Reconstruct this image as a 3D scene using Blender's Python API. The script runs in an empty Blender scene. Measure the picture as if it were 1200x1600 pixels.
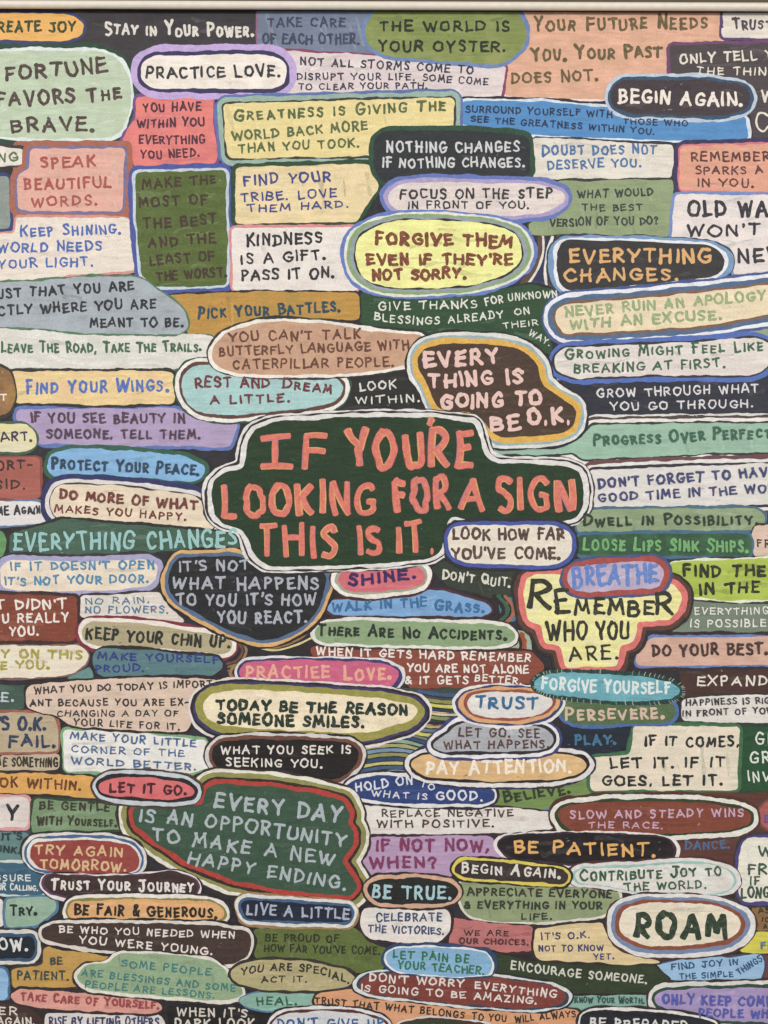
import bpy, math, random
import numpy as np

scene = bpy.context.scene
C = scene.collection

# ------------------------------------------------------------------ camera, light, exposure
# The painting hangs on a wall in the XZ plane; one unit of its own drawing grid is a millimetre.
MM = 0.001
CX, CY, CZ = 600.0, 800.0, 1.60          # grid point that hangs at eye height

cam = bpy.data.objects.new('camera', bpy.data.cameras.new('camera'))
C.objects.link(cam)
cam.location = (0, -2.0, CZ)
cam.rotation_euler = (math.radians(90), 0, 0)
cam.data.sensor_fit = 'VERTICAL'
cam.data.sensor_height = 36.0
cam.data.lens = 36.0 * 2.0 / 1.6
cam.data.clip_start = 0.05
cam.data.clip_end = 50
scene.camera = cam

world = bpy.data.worlds.new('World')
scene.world = world
world.use_nodes = True
world.node_tree.nodes['Background'].inputs['Color'].default_value = (1.0, 0.98, 0.96, 1)
world.node_tree.nodes['Background'].inputs['Strength'].default_value = 0.42

def area(name, loc, aim, sx, sy, power, col):
    d = bpy.data.lights.new(name, 'AREA')
    d.shape = 'RECTANGLE'; d.size = sx; d.size_y = sy; d.energy = power; d.color = col
    o = bpy.data.objects.new(name, d); C.objects.link(o)
    o.location = loc
    import mathutils
    o.rotation_euler = (mathutils.Vector(aim) - mathutils.Vector(loc)).to_track_quat('-Z', 'Y').to_euler()
    return o
area('gallery_lamp', (-2.4, -3.7, 2.75), (-0.2, 0, 1.2), 1.1, 0.6, 94, (1.0, 0.98, 0.945))
area('gallery_lamp', (2.4, -3.7, 2.75), (0.2, 0, 1.2), 1.1, 0.6, 92, (1.0, 0.98, 0.945))

scene.view_settings.view_transform = 'Standard'
scene.view_settings.look = 'None'
scene.view_settings.exposure = 0.0
scene.view_settings.gamma = 1.0
scene.render.engine = 'CYCLES'
scene.cycles.max_bounces = 4

# ------------------------------------------------------------------ helpers
def lin(h):
    h = h.lstrip('#')
    out = []
    for i in (0, 2, 4):
        c = int(h[i:i + 2], 16) / 255
        out.append(c / 12.92 if c <= 0.04045 else ((c + 0.055) / 1.055) ** 2.4)
    g = .3 * out[0] + .6 * out[1] + .1 * out[2]            # muted, chalky acrylics
    return [g + (v - g) * .92 for v in out]

MATS = {}
def paint(hex_, under=None, streak=None, kind='fill'):
    """hand brushed acrylic: streaks along the brush, blotches where the coat is thin, canvas grain"""
    key = (hex_, under, kind)
    if key in MATS:
        return MATS[key]
    rnd = random.Random(hex_ + str(under) + kind)
    m = bpy.data.materials.new('paint')
    m.use_nodes = True
    nt = m.node_tree; N = nt.nodes; L = nt.links
    bs = N['Principled BSDF']
    c = np.array(lin(hex_))
    lum = float(c.mean())
    tc = N.new('ShaderNodeTexCoord')
    mp = N.new('ShaderNodeMapping'); L.new(tc.outputs['Object'], mp.inputs['Vector'])
    mp.inputs['Location'].default_value = (rnd.uniform(-9, 9), 0, rnd.uniform(-9, 9))
    mp.inputs['Rotation'].default_value = (0, rnd.choice([0.0, 0.05, 0.2, -0.25, 0.5, 1.3]) + rnd.uniform(-.12, .12), 0)
    if kind == 'fill':
        mp.inputs['Scale'].default_value = (rnd.uniform(12, 26), 1, rnd.uniform(90, 190))
    elif kind == 'ring':
        mp.inputs['Scale'].default_value = (90, 1, 130)
    else:
        mp.inputs['Scale'].default_value = (130, 1, 150)
    st = N.new('ShaderNodeTexNoise'); st.inputs['Scale'].default_value = 1.0
    st.inputs['Detail'].default_value = 6.0; st.inputs['Roughness'].default_value = 0.66; st.inputs['Distortion'].default_value = .35
    L.new(mp.outputs[0], st.inputs['Vector'])
    bl = N.new('ShaderNodeTexNoise'); bl.inputs['Scale'].default_value = 30.0
    bl.inputs['Detail'].default_value = 4.0; bl.inputs['Roughness'].default_value = 0.6
    mp2 = N.new('ShaderNodeMapping'); L.new(tc.outputs['Object'], mp2.inputs['Vector'])
    mp2.inputs['Location'].default_value = (rnd.uniform(-9, 9), 0, rnd.uniform(-9, 9))
    L.new(mp2.outputs[0], bl.inputs['Vector'])
    # colours of the coat
    a = {'fill': .20, 'ring': .22, 'text': .18}[kind]
    dark = np.clip(c * (1 - a), 0, 1)
    light = np.clip(c * (1 + a * .75) + 0.010, 0, 1)
    r1 = N.new('ShaderNodeValToRGB')
    r1.color_ramp.elements[0].position = 0.30; r1.color_ramp.elements[0].color = (*dark, 1)
    r1.color_ramp.elements[1].position = 0.70; r1.color_ramp.elements[1].color = (*light, 1)
    L.new(st.outputs['Fac'], r1.inputs['Fac'])
    col = r1.outputs['Color']
    # second hue in broad blotches
    if under:
        u = np.array(lin(under)); lo, hi, k = (.50, .74, .75) if kind == 'text' else (.46, .66, .9)
    else:
        u = np.clip(c * rnd.choice([.84, .88, 1.12, 1.15]) * np.array([1 + rnd.uniform(-.06, .06) for _ in range(3)]) + rnd.uniform(-.004, .012), 0, 1)
        lo, hi, k = .42, .66, .8
    r2 = N.new('ShaderNodeMapRange')
    r2.inputs['From Min'].default_value = lo; r2.inputs['From Max'].default_value = hi
    r2.inputs['To Max'].default_value = k
    L.new((bl if kind != 'text' else st).outputs['Fac'], r2.inputs['Value'])
    mx = N.new('ShaderNodeMix'); mx.data_type = 'RGBA'
    L.new(r2.outputs['Result'], mx.inputs['Factor'])
    L.new(col, mx.inputs['A']); mx.inputs['B'].default_value = (*u, 1)
    # canvas grain: flecks of the thread tops
    gr = N.new('ShaderNodeTexNoise'); gr.inputs['Scale'].default_value = 520.0
    gr.inputs['Detail'].default_value = 2.0; gr.inputs['Roughness'].default_value = 0.7
    L.new(tc.outputs['Object'], gr.inputs['Vector'])
    g2 = N.new('ShaderNodeMapRange'); g2.inputs['From Min'].default_value = .3; g2.inputs['From Max'].default_value = .7
    gk = .13 if lum > .1 else .24
    g2.inputs['To Min'].default_value = 1 - gk; g2.inputs['To Max'].default_value = 1 + gk * .9
    L.new(gr.outputs['Fac'], g2.inputs['Value'])
    ml = N.new('ShaderNodeVectorMath'); ml.operation = 'SCALE'
    L.new(mx.outputs['Result'], ml.inputs[0]); L.new(g2.outputs['Result'], ml.inputs['Scale'])
    L.new(ml.outputs['Vector'], bs.inputs['Base Color'])
    bs.inputs['Roughness'].default_value = 0.52 if lum < .1 else 0.6
    bs.inputs['Specular IOR Level'].default_value = 0.2 if lum < .1 else 0.3
    # relief: brush ridges + weave
    ad = N.new('ShaderNodeMath'); ad.operation = 'MULTIPLY_ADD'
    L.new(gr.outputs['Fac'], ad.inputs[0]); ad.inputs[1].default_value = 0.55
    L.new(st.outputs['Fac'], ad.inputs[2])
    bp = N.new('ShaderNodeBump'); bp.inputs['Strength'].default_value = 0.55
    bp.inputs['Distance'].default_value = 0.0011
    L.new(ad.outputs[0], bp.inputs['Height']); L.new(bp.outputs['Normal'], bs.inputs['Normal'])
    MATS[key] = m
    return m

def plain(name, rgb, rough, spec=.4, grain=0.0, scale=60):
    m = bpy.data.materials.new(name); m.use_nodes = True
    N = m.node_tree.nodes; L = m.node_tree.links; bs = N['Principled BSDF']
    bs.inputs['Roughness'].default_value = rough; bs.inputs['Specular IOR Level'].default_value = spec
    tc = N.new('ShaderNodeTexCoord'); no = N.new('ShaderNodeTexNoise')
    no.inputs['Scale'].default_value = scale; no.inputs['Detail'].default_value = 6
    L.new(tc.outputs['Object'], no.inputs['Vector'])
    cr = N.new('ShaderNodeValToRGB')
    cr.color_ramp.elements[0].position = .3; cr.color_ramp.elements[1].position = .7
    cr.color_ramp.elements[0].color = (*[v * (1 - grain) for v in rgb], 1)
    cr.color_ramp.elements[1].color = (*[min(1, v * (1 + grain)) for v in rgb], 1)
    L.new(no.outputs['Fac'], cr.inputs['Fac']); L.new(cr.outputs['Color'], bs.inputs['Base Color'])
    bp = N.new('ShaderNodeBump'); bp.inputs['Strength'].default_value = .25; bp.inputs['Distance'].default_value = .001
    L.new(no.outputs['Fac'], bp.inputs['Height']); L.new(bp.outputs['Normal'], bs.inputs['Normal'])
    return m

def P3(x, y, z):                       # drawing grid -> local metres (z = millimetres towards the viewer)
    return ((x - CX) * MM, -z * MM, (CY - y) * MM)

def mesh_obj(name, verts, faces, mats, midx, parent, smooth=False):
    me = bpy.data.meshes.new(name)
    me.from_pydata(verts, [], faces)
    for m in mats: me.materials.append(m)
    if midx is not None: me.polygons.foreach_set('material_index', midx)
    if smooth: me.polygons.foreach_set('use_smooth', [True] * len(faces))
    me.update()
    o = bpy.data.objects.new(name, me); C.objects.link(o)
    o.parent = parent
    return o

# ------------------------------------------------------------------ the painting, its wall, canvas and frame
X0, X1, Y0, Y1 = -118.0, 1318.0, 8.0, 1662.0        # canvas
base = bpy.data.objects.new('framed_painting', None); C.objects.link(base)
base.location = (0, 0, CZ)
base['label'] = 'large framed painting crowded with brightly coloured hand lettered sayings hanging on the wall'
base['category'] = 'painting'

def box(name, a, b, mat, parent=None):
    (x0, y0, z0), (x1, y1, z1) = a, b
    v = [(x, y, z) for x in (x0, x1) for y in (y0, y1) for z in (z0, z1)]
    f = [(0, 1, 3, 2), (4, 6, 7, 5), (0, 4, 5, 1), (2, 3, 7, 6), (0, 2, 6, 4), (1, 5, 7, 3)]
    return mesh_obj(name, v, f, [mat], None, parent)

wall = box('wall', (-4, 0.045, 0), (4, 0.16, 3.6), plain('wall_paint', lin('#5f5144'), .8, .2, .08, 25))
wall['kind'] = 'structure'
canvas = box('canvas', P3(X0, Y1, 0) , (P3(X1, Y0, 0)[0], 0.038, P3(X1, Y0, 0)[2]), paint('#2a2527', '#33343f', kind='fill'), base)

def half_round():                       # section of the frame: (out from canvas edge, towards viewer), mm
    pr = [(-2.2, 11.0)]
    for k in range(0, 13):
        a = math.pi * (1 - k / 12)
        pr.append((3.0 + 6.0 * math.cos(a), 15 + 7.0 * math.sin(a)))
    pr += [(9, 6), (9, -44), (2, -44), (2, 11.0)]
    return pr
def frame():
    v, f = [], []
    pr = half_round(); n = len(pr)
    # the top rail leans a little in the picture: right end lower
    T0, T1 = 15.2, 20.0
    cs = [((X0 + 9, T0), (-1, -1)), ((X1 - 9, T1), (1, -1)), ((X1 - 9, Y1 - 9), (1, 1)), ((X0 + 9, Y1 - 9), (-1, 1))]
    for (cx, cy), (sx, sy) in cs:
        for o, h in pr:
            v.append(P3(cx + sx * (o), cy + sy * (o), h))
    for k in range(4):
        k2 = (k + 1) % 4
        for i in range(n):
            j = (i + 1) % n
            f.append((k * n + i, k * n + j, k2 * n + j, k2 * n + i))
    o = mesh_obj('frame', v, f, [plain('frame_paint', lin('#ded4c4'), .42, .5, .05, 90)], None, base)
    return o
fr = frame(); fr['label'] = 'thin cream half round frame'
def gap_shade():                           # strip inside the frame, coloured dark as the shadow line round the canvas
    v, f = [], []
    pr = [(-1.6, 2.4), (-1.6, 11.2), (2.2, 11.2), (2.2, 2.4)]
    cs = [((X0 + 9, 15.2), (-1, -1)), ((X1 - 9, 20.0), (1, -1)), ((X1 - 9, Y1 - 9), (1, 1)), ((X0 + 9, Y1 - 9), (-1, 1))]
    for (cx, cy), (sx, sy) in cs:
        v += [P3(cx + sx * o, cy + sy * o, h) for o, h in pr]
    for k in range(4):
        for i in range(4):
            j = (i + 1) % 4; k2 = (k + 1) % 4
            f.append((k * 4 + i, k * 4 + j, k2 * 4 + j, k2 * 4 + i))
    return mesh_obj('gap_shade_strip', v, f, [plain('gap_shade_paint', lin('#2b2420'), .7, .2, .1, 90)], None, fr)
gap_shade()

# ------------------------------------------------------------------ brush outlines: a signed distance field per shape
def fillet(p, r):
    n = len(p); out = []
    for i in range(n):
        a, b, c = p[i - 1], p[i], p[(i + 1) % n]
        u, w = a - b, c - b
        lu, lw = np.hypot(*u), np.hypot(*w)
        k = min(r, .48 * lu, .48 * lw)
        s, e = b + u / max(lu, 1e-6) * k, b + w / max(lw, 1e-6) * k
        for t in (0, .25, .5, .75, 1):
            out.append((1 - t) ** 2 * s + 2 * t * (1 - t) * b + t * t * e)
    q = [out[0]]
    for x in out[1:]:
        if np.hypot(*(x - q[-1])) > .3: q.append(x)
    if np.hypot(*(q[0] - q[-1])) < .3: q.pop()
    return np.array(q)

def sdf(poly, gx, gy):
    a = poly; b = np.roll(poly, -1, 0)
    best = np.full(gx.shape, 1e9, np.float32); ins = np.zeros(gx.shape, bool)
    for (ax, ay), (bx, by) in zip(a, b):
        dx, dy = bx - ax, by - ay
        px, py = gx - ax, gy - ay
        t = np.clip((px * dx + py * dy) / (dx * dx + dy * dy + 1e-9), 0, 1)
        best = np.minimum(best, (px - t * dx) ** 2 + (py - t * dy) ** 2)
        if ay != by:
            ins ^= ((ay > gy) != (by > gy)) & (gx < dx * (gy - ay) / dy + ax)
    d = np.sqrt(best)
    return np.where(ins, -d, d)

def wob(gx, gy, rnd, a1=.9, a2=.45):
    s = 0
    for wl, am in ((70, a1), (38, a1 * .7), (17, a2), (9, a2 * .7)):
        for _ in range(2):
            t = rnd.uniform(0, 6.28); k = 6.28 / (wl * rnd.uniform(.8, 1.25))
            s = s + am * .6 * np.sin(k * (gx * math.cos(t) + gy * math.sin(t)) + rnd.uniform(0, 6.28))
    return s

def contours(F, x0, y0, res):
    H, W = F.shape
    ins = F < 0
    edges = {}
    def hp(i, j):   # crossing on edge (i,j)-(i,j+1)
        t = F[i, j] / (F[i, j] - F[i, j + 1]); return (x0 + (j + t) * res, y0 + i * res)
    def vp(i, j):
        t = F[i, j] / (F[i, j] - F[i + 1, j]); return (x0 + j * res, y0 + (i + t) * res)
    code = ins[:-1, :-1] * 1 + ins[:-1, 1:] * 2 + ins[1:, 1:] * 4 + ins[1:, :-1] * 8
    nxt = {}; pos = {}
    tab = {1: [(3, 0)], 2: [(0, 1)], 3: [(3, 1)], 4: [(1, 2)], 5: [(3, 0), (1, 2)], 6: [(0, 2)], 7: [(3, 2)],
           8: [(2, 3)], 9: [(2, 0)], 10: [(0, 1), (2, 3)], 11: [(2, 1)], 12: [(1, 3)], 13: [(1, 0)], 14: [(0, 3)]}
    ii, jj = np.nonzero((code > 0) & (code < 15))
    for i, j in zip(ii.tolist(), jj.tolist()):
        for s, e in tab[int(code[i, j])]:
            ks = []
            for q in (s, e):
                key = [('h', i, j), ('v', i, j + 1), ('h', i + 1, j), ('v', i, j)][q]
                if key not in pos: pos[key] = hp(key[1], key[2]) if key[0] == 'h' else vp(key[1], key[2])
                ks.append(key)
            nxt[ks[0]] = ks[1]
    loops = []
    while nxt:
        k0, k = nxt.popitem(); loop = [k0]
        while k != k0 and k in nxt:
            loop.append(k); k = nxt.pop(k)
        q = np.array([pos[k] for k in loop])
        if len(q) < 8: continue
        q = (np.roll(q, 1, 0) + 2 * q + np.roll(q, -1, 0)) / 4
        ar = .5 * np.sum(q[:, 0] * np.roll(q[:, 1], -1) - np.roll(q[:, 0], -1) * q[:, 1])
        loops.append((ar, q))
    if not loops: return []
    sg = np.sign(max(loops, key=lambda l: abs(l[0]))[0])
    return [q for ar, q in loops if ar * sg > 40]

# ------------------------------------------------------------------ brush lettering: single stroke capitals
def oval(cx, cy, rx, ry, a0=100, a1=470, n=13):
    return [(cx + rx * math.cos(math.radians(a0 + (a1 - a0) * k / n)), cy + ry * math.sin(math.radians(a0 + (a1 - a0) * k / n))) for k in range(n + 1)]
STEM = ('l', [(.05, 0), (.05, 1)])
BOWL = ('s', [(.03, .97), (.36, .98), (.56, .76), (.40, .51), (.06, .46)])
G = {
 'A': (.76, [('l', [(0, 0), (.38, 1)]), ('l', [(.37, 1), (.76, 0)]), ('l', [(.14, .34), (.62, .36)])]),
 'B': (.62, [STEM, ('s', [(.05, .98), (.4, .97), (.54, .78), (.4, .57), (.08, .53)]), ('s', [(.1, .53), (.46, .5), (.62, .27), (.42, .03), (.04, .02)])]),
 'C': (.68, [('s', [(.66, .82), (.46, .99), (.18, .9), (.03, .5), (.18, .1), (.45, .0), (.68, .16)])]),
 'D': (.68, [STEM, ('s', [(.03, .98), (.36, .95), (.63, .72), (.67, .45), (.5, .15), (.03, .02)])]),
 'E': (.58, [STEM, ('l', [(.05, .98), (.57, .98)]), ('l', [(.05, .52), (.5, .53)]), ('l', [(.05, .02), (.6, .03)])]),
 'F': (.56, [STEM, ('l', [(.05, .98), (.57, .98)]), ('l', [(.05, .53), (.46, .54)])]),
 'G': (.74, [('s', [(.68, .84), (.48, .99), (.2, .9), (.03, .5), (.18, .1), (.45, 0), (.68, .14), (.71, .42)]), ('l', [(.74, .42), (.42, .42)])]),
 'H': (.70, [STEM, ('l', [(.66, 0), (.66, 1)]), ('l', [(.05, .5), (.66, .52)])]),
 'I': (.10, [STEM]),
 '|': (.80, [('l', [(.40, 0), (.40, 1)]), ('l', [(.02, .98), (.78, 1.0)]), ('l', [(0, .02), (.8, .03)])]),
 'J': (.64, [('s', [(.46, 1), (.47, .3), (.36, .03), (.14, .04), (.02, .24)]), ('l', [(.16, 1), (.72, 1)])]),
 'K': (.64, [STEM, ('l', [(.6, 1), (.06, .45)]), ('l', [(.2, .58), (.64, 0)])]),
 'L': (.54, [STEM, ('l', [(.05, .02), (.55, .03)])]),
 'M': (.88, [('l', [(.02, 0), (.14, 1)]), ('l', [(.14, 1), (.43, .28)]), ('l', [(.43, .28), (.73, 1)]), ('l', [(.73, 1), (.86, 0)])]),
 'N': (.66, [STEM, ('l', [(.05, 1), (.61, 0)]), ('l', [(.62, 0), (.62, 1)])]),
 'O': (.76, [('s', oval(.38, .5, .36, .5))]),
 'P': (.58, [STEM, BOWL]),
 'Q': (.78, [('s', oval(.38, .5, .36, .5)), ('l', [(.44, .26), (.78, -.06)])]),
 'R': (.62, [STEM, BOWL, ('l', [(.22, .48), (.63, 0)])]),
 'S': (.56, [('s', [(.54, .84), (.36, .99), (.12, .92), (.08, .7), (.28, .54), (.5, .38), (.5, .12), (.28, 0), (.02, .1)])]),
 'T': (.68, [('l', [(0, .97), (.68, .99)]), ('l', [(.34, .98), (.34, 0)])]),
 'U': (.68, [('s', [(.04, 1), (.04, .35), (.16, .05), (.36, 0), (.56, .08), (.64, .4), (.64, 1)])]),
 'V': (.68, [('l', [(0, 1), (.34, 0)]), ('l', [(.34, 0), (.68, 1)])]),
 'W': (.98, [('l', [(0, 1), (.24, 0)]), ('l', [(.24, 0), (.49, .82)]), ('l', [(.49, .82), (.73, 0)]), ('l', [(.73, 0), (.98, 1)])]),
 'X': (.64, [('l', [(0, 1), (.62, 0)]), ('l', [(.62, 1), (0, 0)])]),
 'Y': (.68, [('l', [(0, 1), (.34, .5)]), ('l', [(.68, 1), (.34, .48)]), ('l', [(.34, .5), (.33, 0)])]),
 'Z': (.62, [('l', [(.02, .98), (.6, .98)]), ('l', [(.6, .98), (.02, .02)]), ('l', [(.02, .02), (.62, .03)])]),
 '0': (.66, [('s', oval(.33, .5, .3, .5))]), '1': (.12, [STEM]),
 '&': (.70, [('s', [(.64, 0), (.22, .62), (.2, .88), (.36, .99), (.48, .85), (.4, .66), (.08, .36), (.08, .1), (.28, 0), (.5, .12), (.66, .45)])]),
 '?': (.50, [('s', [(.02, .8), (.2, .99), (.44, .92), (.48, .7), (.26, .5), (.24, .28)]), ('d', [(.24, .03), (.25, .04)])]),
 '.': (.12, [('d', [(.05, .05), (.07, .05)])]), ',': (.12, [('l', [(.09, .06), (.02, -.16)])]),
 "'": (.12, [('l', [(.08, 1.06), (.04, .78)])]), '-': (.42, [('l', [(.02, .47), (.42, .5)])]),
}

def spline(p, n=5):
    p = np.array(p, float)
    q = np.vstack([2 * p[0] - p[1], p, 2 * p[-1] - p[-2]])
    out = []
    for i in range(1, len(q) - 2):
        a, b, c, d = q[i - 1], q[i], q[i + 1], q[i + 2]
        for k in range(n):
            t = k / n
            out.append(.5 * ((2 * b) + (c - a) * t + (2 * a - 5 * b + 4 * c - d) * t * t + (3 * b - a - 3 * c + d) * t ** 3))
    out.append(q[-2])
    return np.array(out)

class Strokes:
    """collects brush strokes (ribbons with round ends and a raised middle) into one mesh"""
    def __init__(s): s.v, s.f, s.m, s.k = [], [], [], 0
    def add(s, pts, w, z, rnd, mi=0, crest=.22, rough=.12, caps=True):
        p = np.asarray(pts, float)
        n = len(p)
        if n < 2: return
        d = np.gradient(p, axis=0); l = np.hypot(d[:, 0], d[:, 1]); l[l < 1e-6] = 1e-6
        d /= l[:, None]; nn = np.stack([-d[:, 1], d[:, 0]], 1)
        ph = rnd.uniform(0, 6.28); f = rnd.uniform(.5, 1.3)
        k = np.arange(n)
        # press of the brush: starts fuller, wavers, ends slightly thinner
        ww = w * .5 * (1.06 - .16 * k / max(n - 1, 1) + rough * np.sin(ph + k * f) + np.array([rnd.uniform(-rough, rough) * .5 for _ in range(n)]))
        z0 = z + .0016 * (s.k % 12); s.k += 1
        A = p + nn * ww[:, None]; B = p - nn * ww[:, None]
        b = len(s.v)
        for i in range(n):
            s.v += [P3(*A[i], z0), P3(*p[i], z0 + crest), P3(*B[i], z0)]
        for i in range(n - 1):
            o = b + 3 * i
            s.f += [(o, o + 1, o + 4, o + 3), (o + 1, o + 2, o + 5, o + 4)]; s.m += [mi, mi]
        if caps:
            cl = .45 if w > 8 else 1.0
            for i, sg in ((0, -1), (n - 1, 1)):
                c0 = b + 3 * i; prev = c0
                for q in range(1, 6):
                    a = math.pi * q / 6
                    if q < 6:
                        v = p[i] + ww[i] * (nn[i] * math.cos(a) + sg * cl * d[i] * math.sin(a)) * (1 + rnd.uniform(-.07, .07))
                        s.v.append(P3(*v, z0)); cur = len(s.v) - 1
                        s.f.append((c0 + 1, prev, cur) if sg < 0 else (c0 + 1, cur, prev)); s.m.append(mi); prev = cur
                s.f.append((c0 + 1, prev, c0 + 2) if sg < 0 else (c0 + 1, c0 + 2, prev)); s.m.append(mi)

def letter_line(S, text, x0, y0, x1, y1, h, z, rnd, bend=0, ratio=.8, t=1.0, halo=None):
    adv, gl = 0.0, []
    for ch in text:
        if ch == ' ': adv += .66; continue
        sc = ratio if ch.islower() else 1.0
        w, st = G[ch.upper()]
        gl.append((adv, sc, w, st, ch)); adv += w * sc + (.35 if ch not in "'" else .24)
    tot = gl[-1][0] + gl[-1][1] * gl[-1][2]
    L = math.hypot(x1 - x0, y1 - y0)
    th = max(2.1, h * .20) * t
    ins = th * .42 if L > 4 * th else 0
    x0, y0, x1, y1 = x0 + (x1 - x0) / L * ins, y0 + (y1 - y0) / L * ins, x1 - (x1 - x0) / L * ins, y1 - (y1 - y0) / L * ins
    L -= 2 * ins; sx = (L / tot) if tot > .3 else h
    ux, uy = (x1 - x0) / L, (y1 - y0) / L
    th = max(2.1, h * .20) * t
    for a, sc, w, st, ch in gl:
        rot = rnd.gauss(0, .05); hs = h * sc * rnd.uniform(.91, 1.06); bo = rnd.gauss(0, .033) * h
        gx = sx * rnd.uniform(.97, 1.03); ox = rnd.gauss(0, .012) * h
        tw = th * (1 if sc > .99 else .9) * rnd.uniform(.9, 1.1)
        for kind, pts in st:
            q = []
            for px, py in pts:
                j = .03 if kind != 'd' else 0
                px += rnd.gauss(0, j); py += rnd.gauss(0, j)
                # inset so that the outer edge of the brush, not its middle, reaches the cap height
                yy = (th * .45 + py * (hs - th * .9)) if kind != 'd' else th * .5 + py
                xx = (px - w / 2) * sc * gx
                xx, yy = xx * math.cos(rot) - (yy - hs / 2) * math.sin(rot), hs / 2 + xx * math.sin(rot) + (yy - hs / 2) * math.cos(rot)
                along = (a + w * sc / 2) * sx + xx + ox
                u = min(max(along / L, -.2), 1.2)
                slope = bend * 4 * (1 - 2 * u) / L
                up = yy + bo
                q.append((x0 + ux * along + uy * up + slope * 0, y0 + uy * along - ux * up + bend * 4 * u * (1 - u)))
            if kind == 's': q = spline(q, 4)
            elif kind == 'l':
                (ax, ay), (bx, by) = q
                bow = rnd.gauss(0, .02) * h; dx, dy = bx - ax, by - ay; ln = math.hypot(dx, dy) + 1e-6
                q = [(ax + dx * u - dy / ln * bow * 4 * u * (1 - u), ay + dy * u + dx / ln * bow * 4 * u * (1 - u)) for u in (0, .2, .4, .6, .8, 1)]
            if halo: S.add(q, tw * halo[0], z - .03, rnd, halo[1], crest=.05, rough=.08)
            S.add(q, tw * (1.45 if kind == 'd' else 1), z, rnd, 0)
            if halo and tw > 7:       # dry brush streaks inside a wide stroke
                qq = np.array(q)
                for sd in (-1, 1):
                    if rnd.random() < .35: continue
                    off = sd * rnd.uniform(.40, .47) * tw
                    d = np.gradient(qq, axis=0); d /= np.hypot(d[:, 0], d[:, 1])[:, None] + 1e-6
                    S.add(qq + np.stack([-d[:, 1], d[:, 0]], 1) * off, tw * rnd.uniform(.10, .17), z + .10, rnd, rnd.choice([2, 2, 3]), crest=.03, rough=.6)

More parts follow.
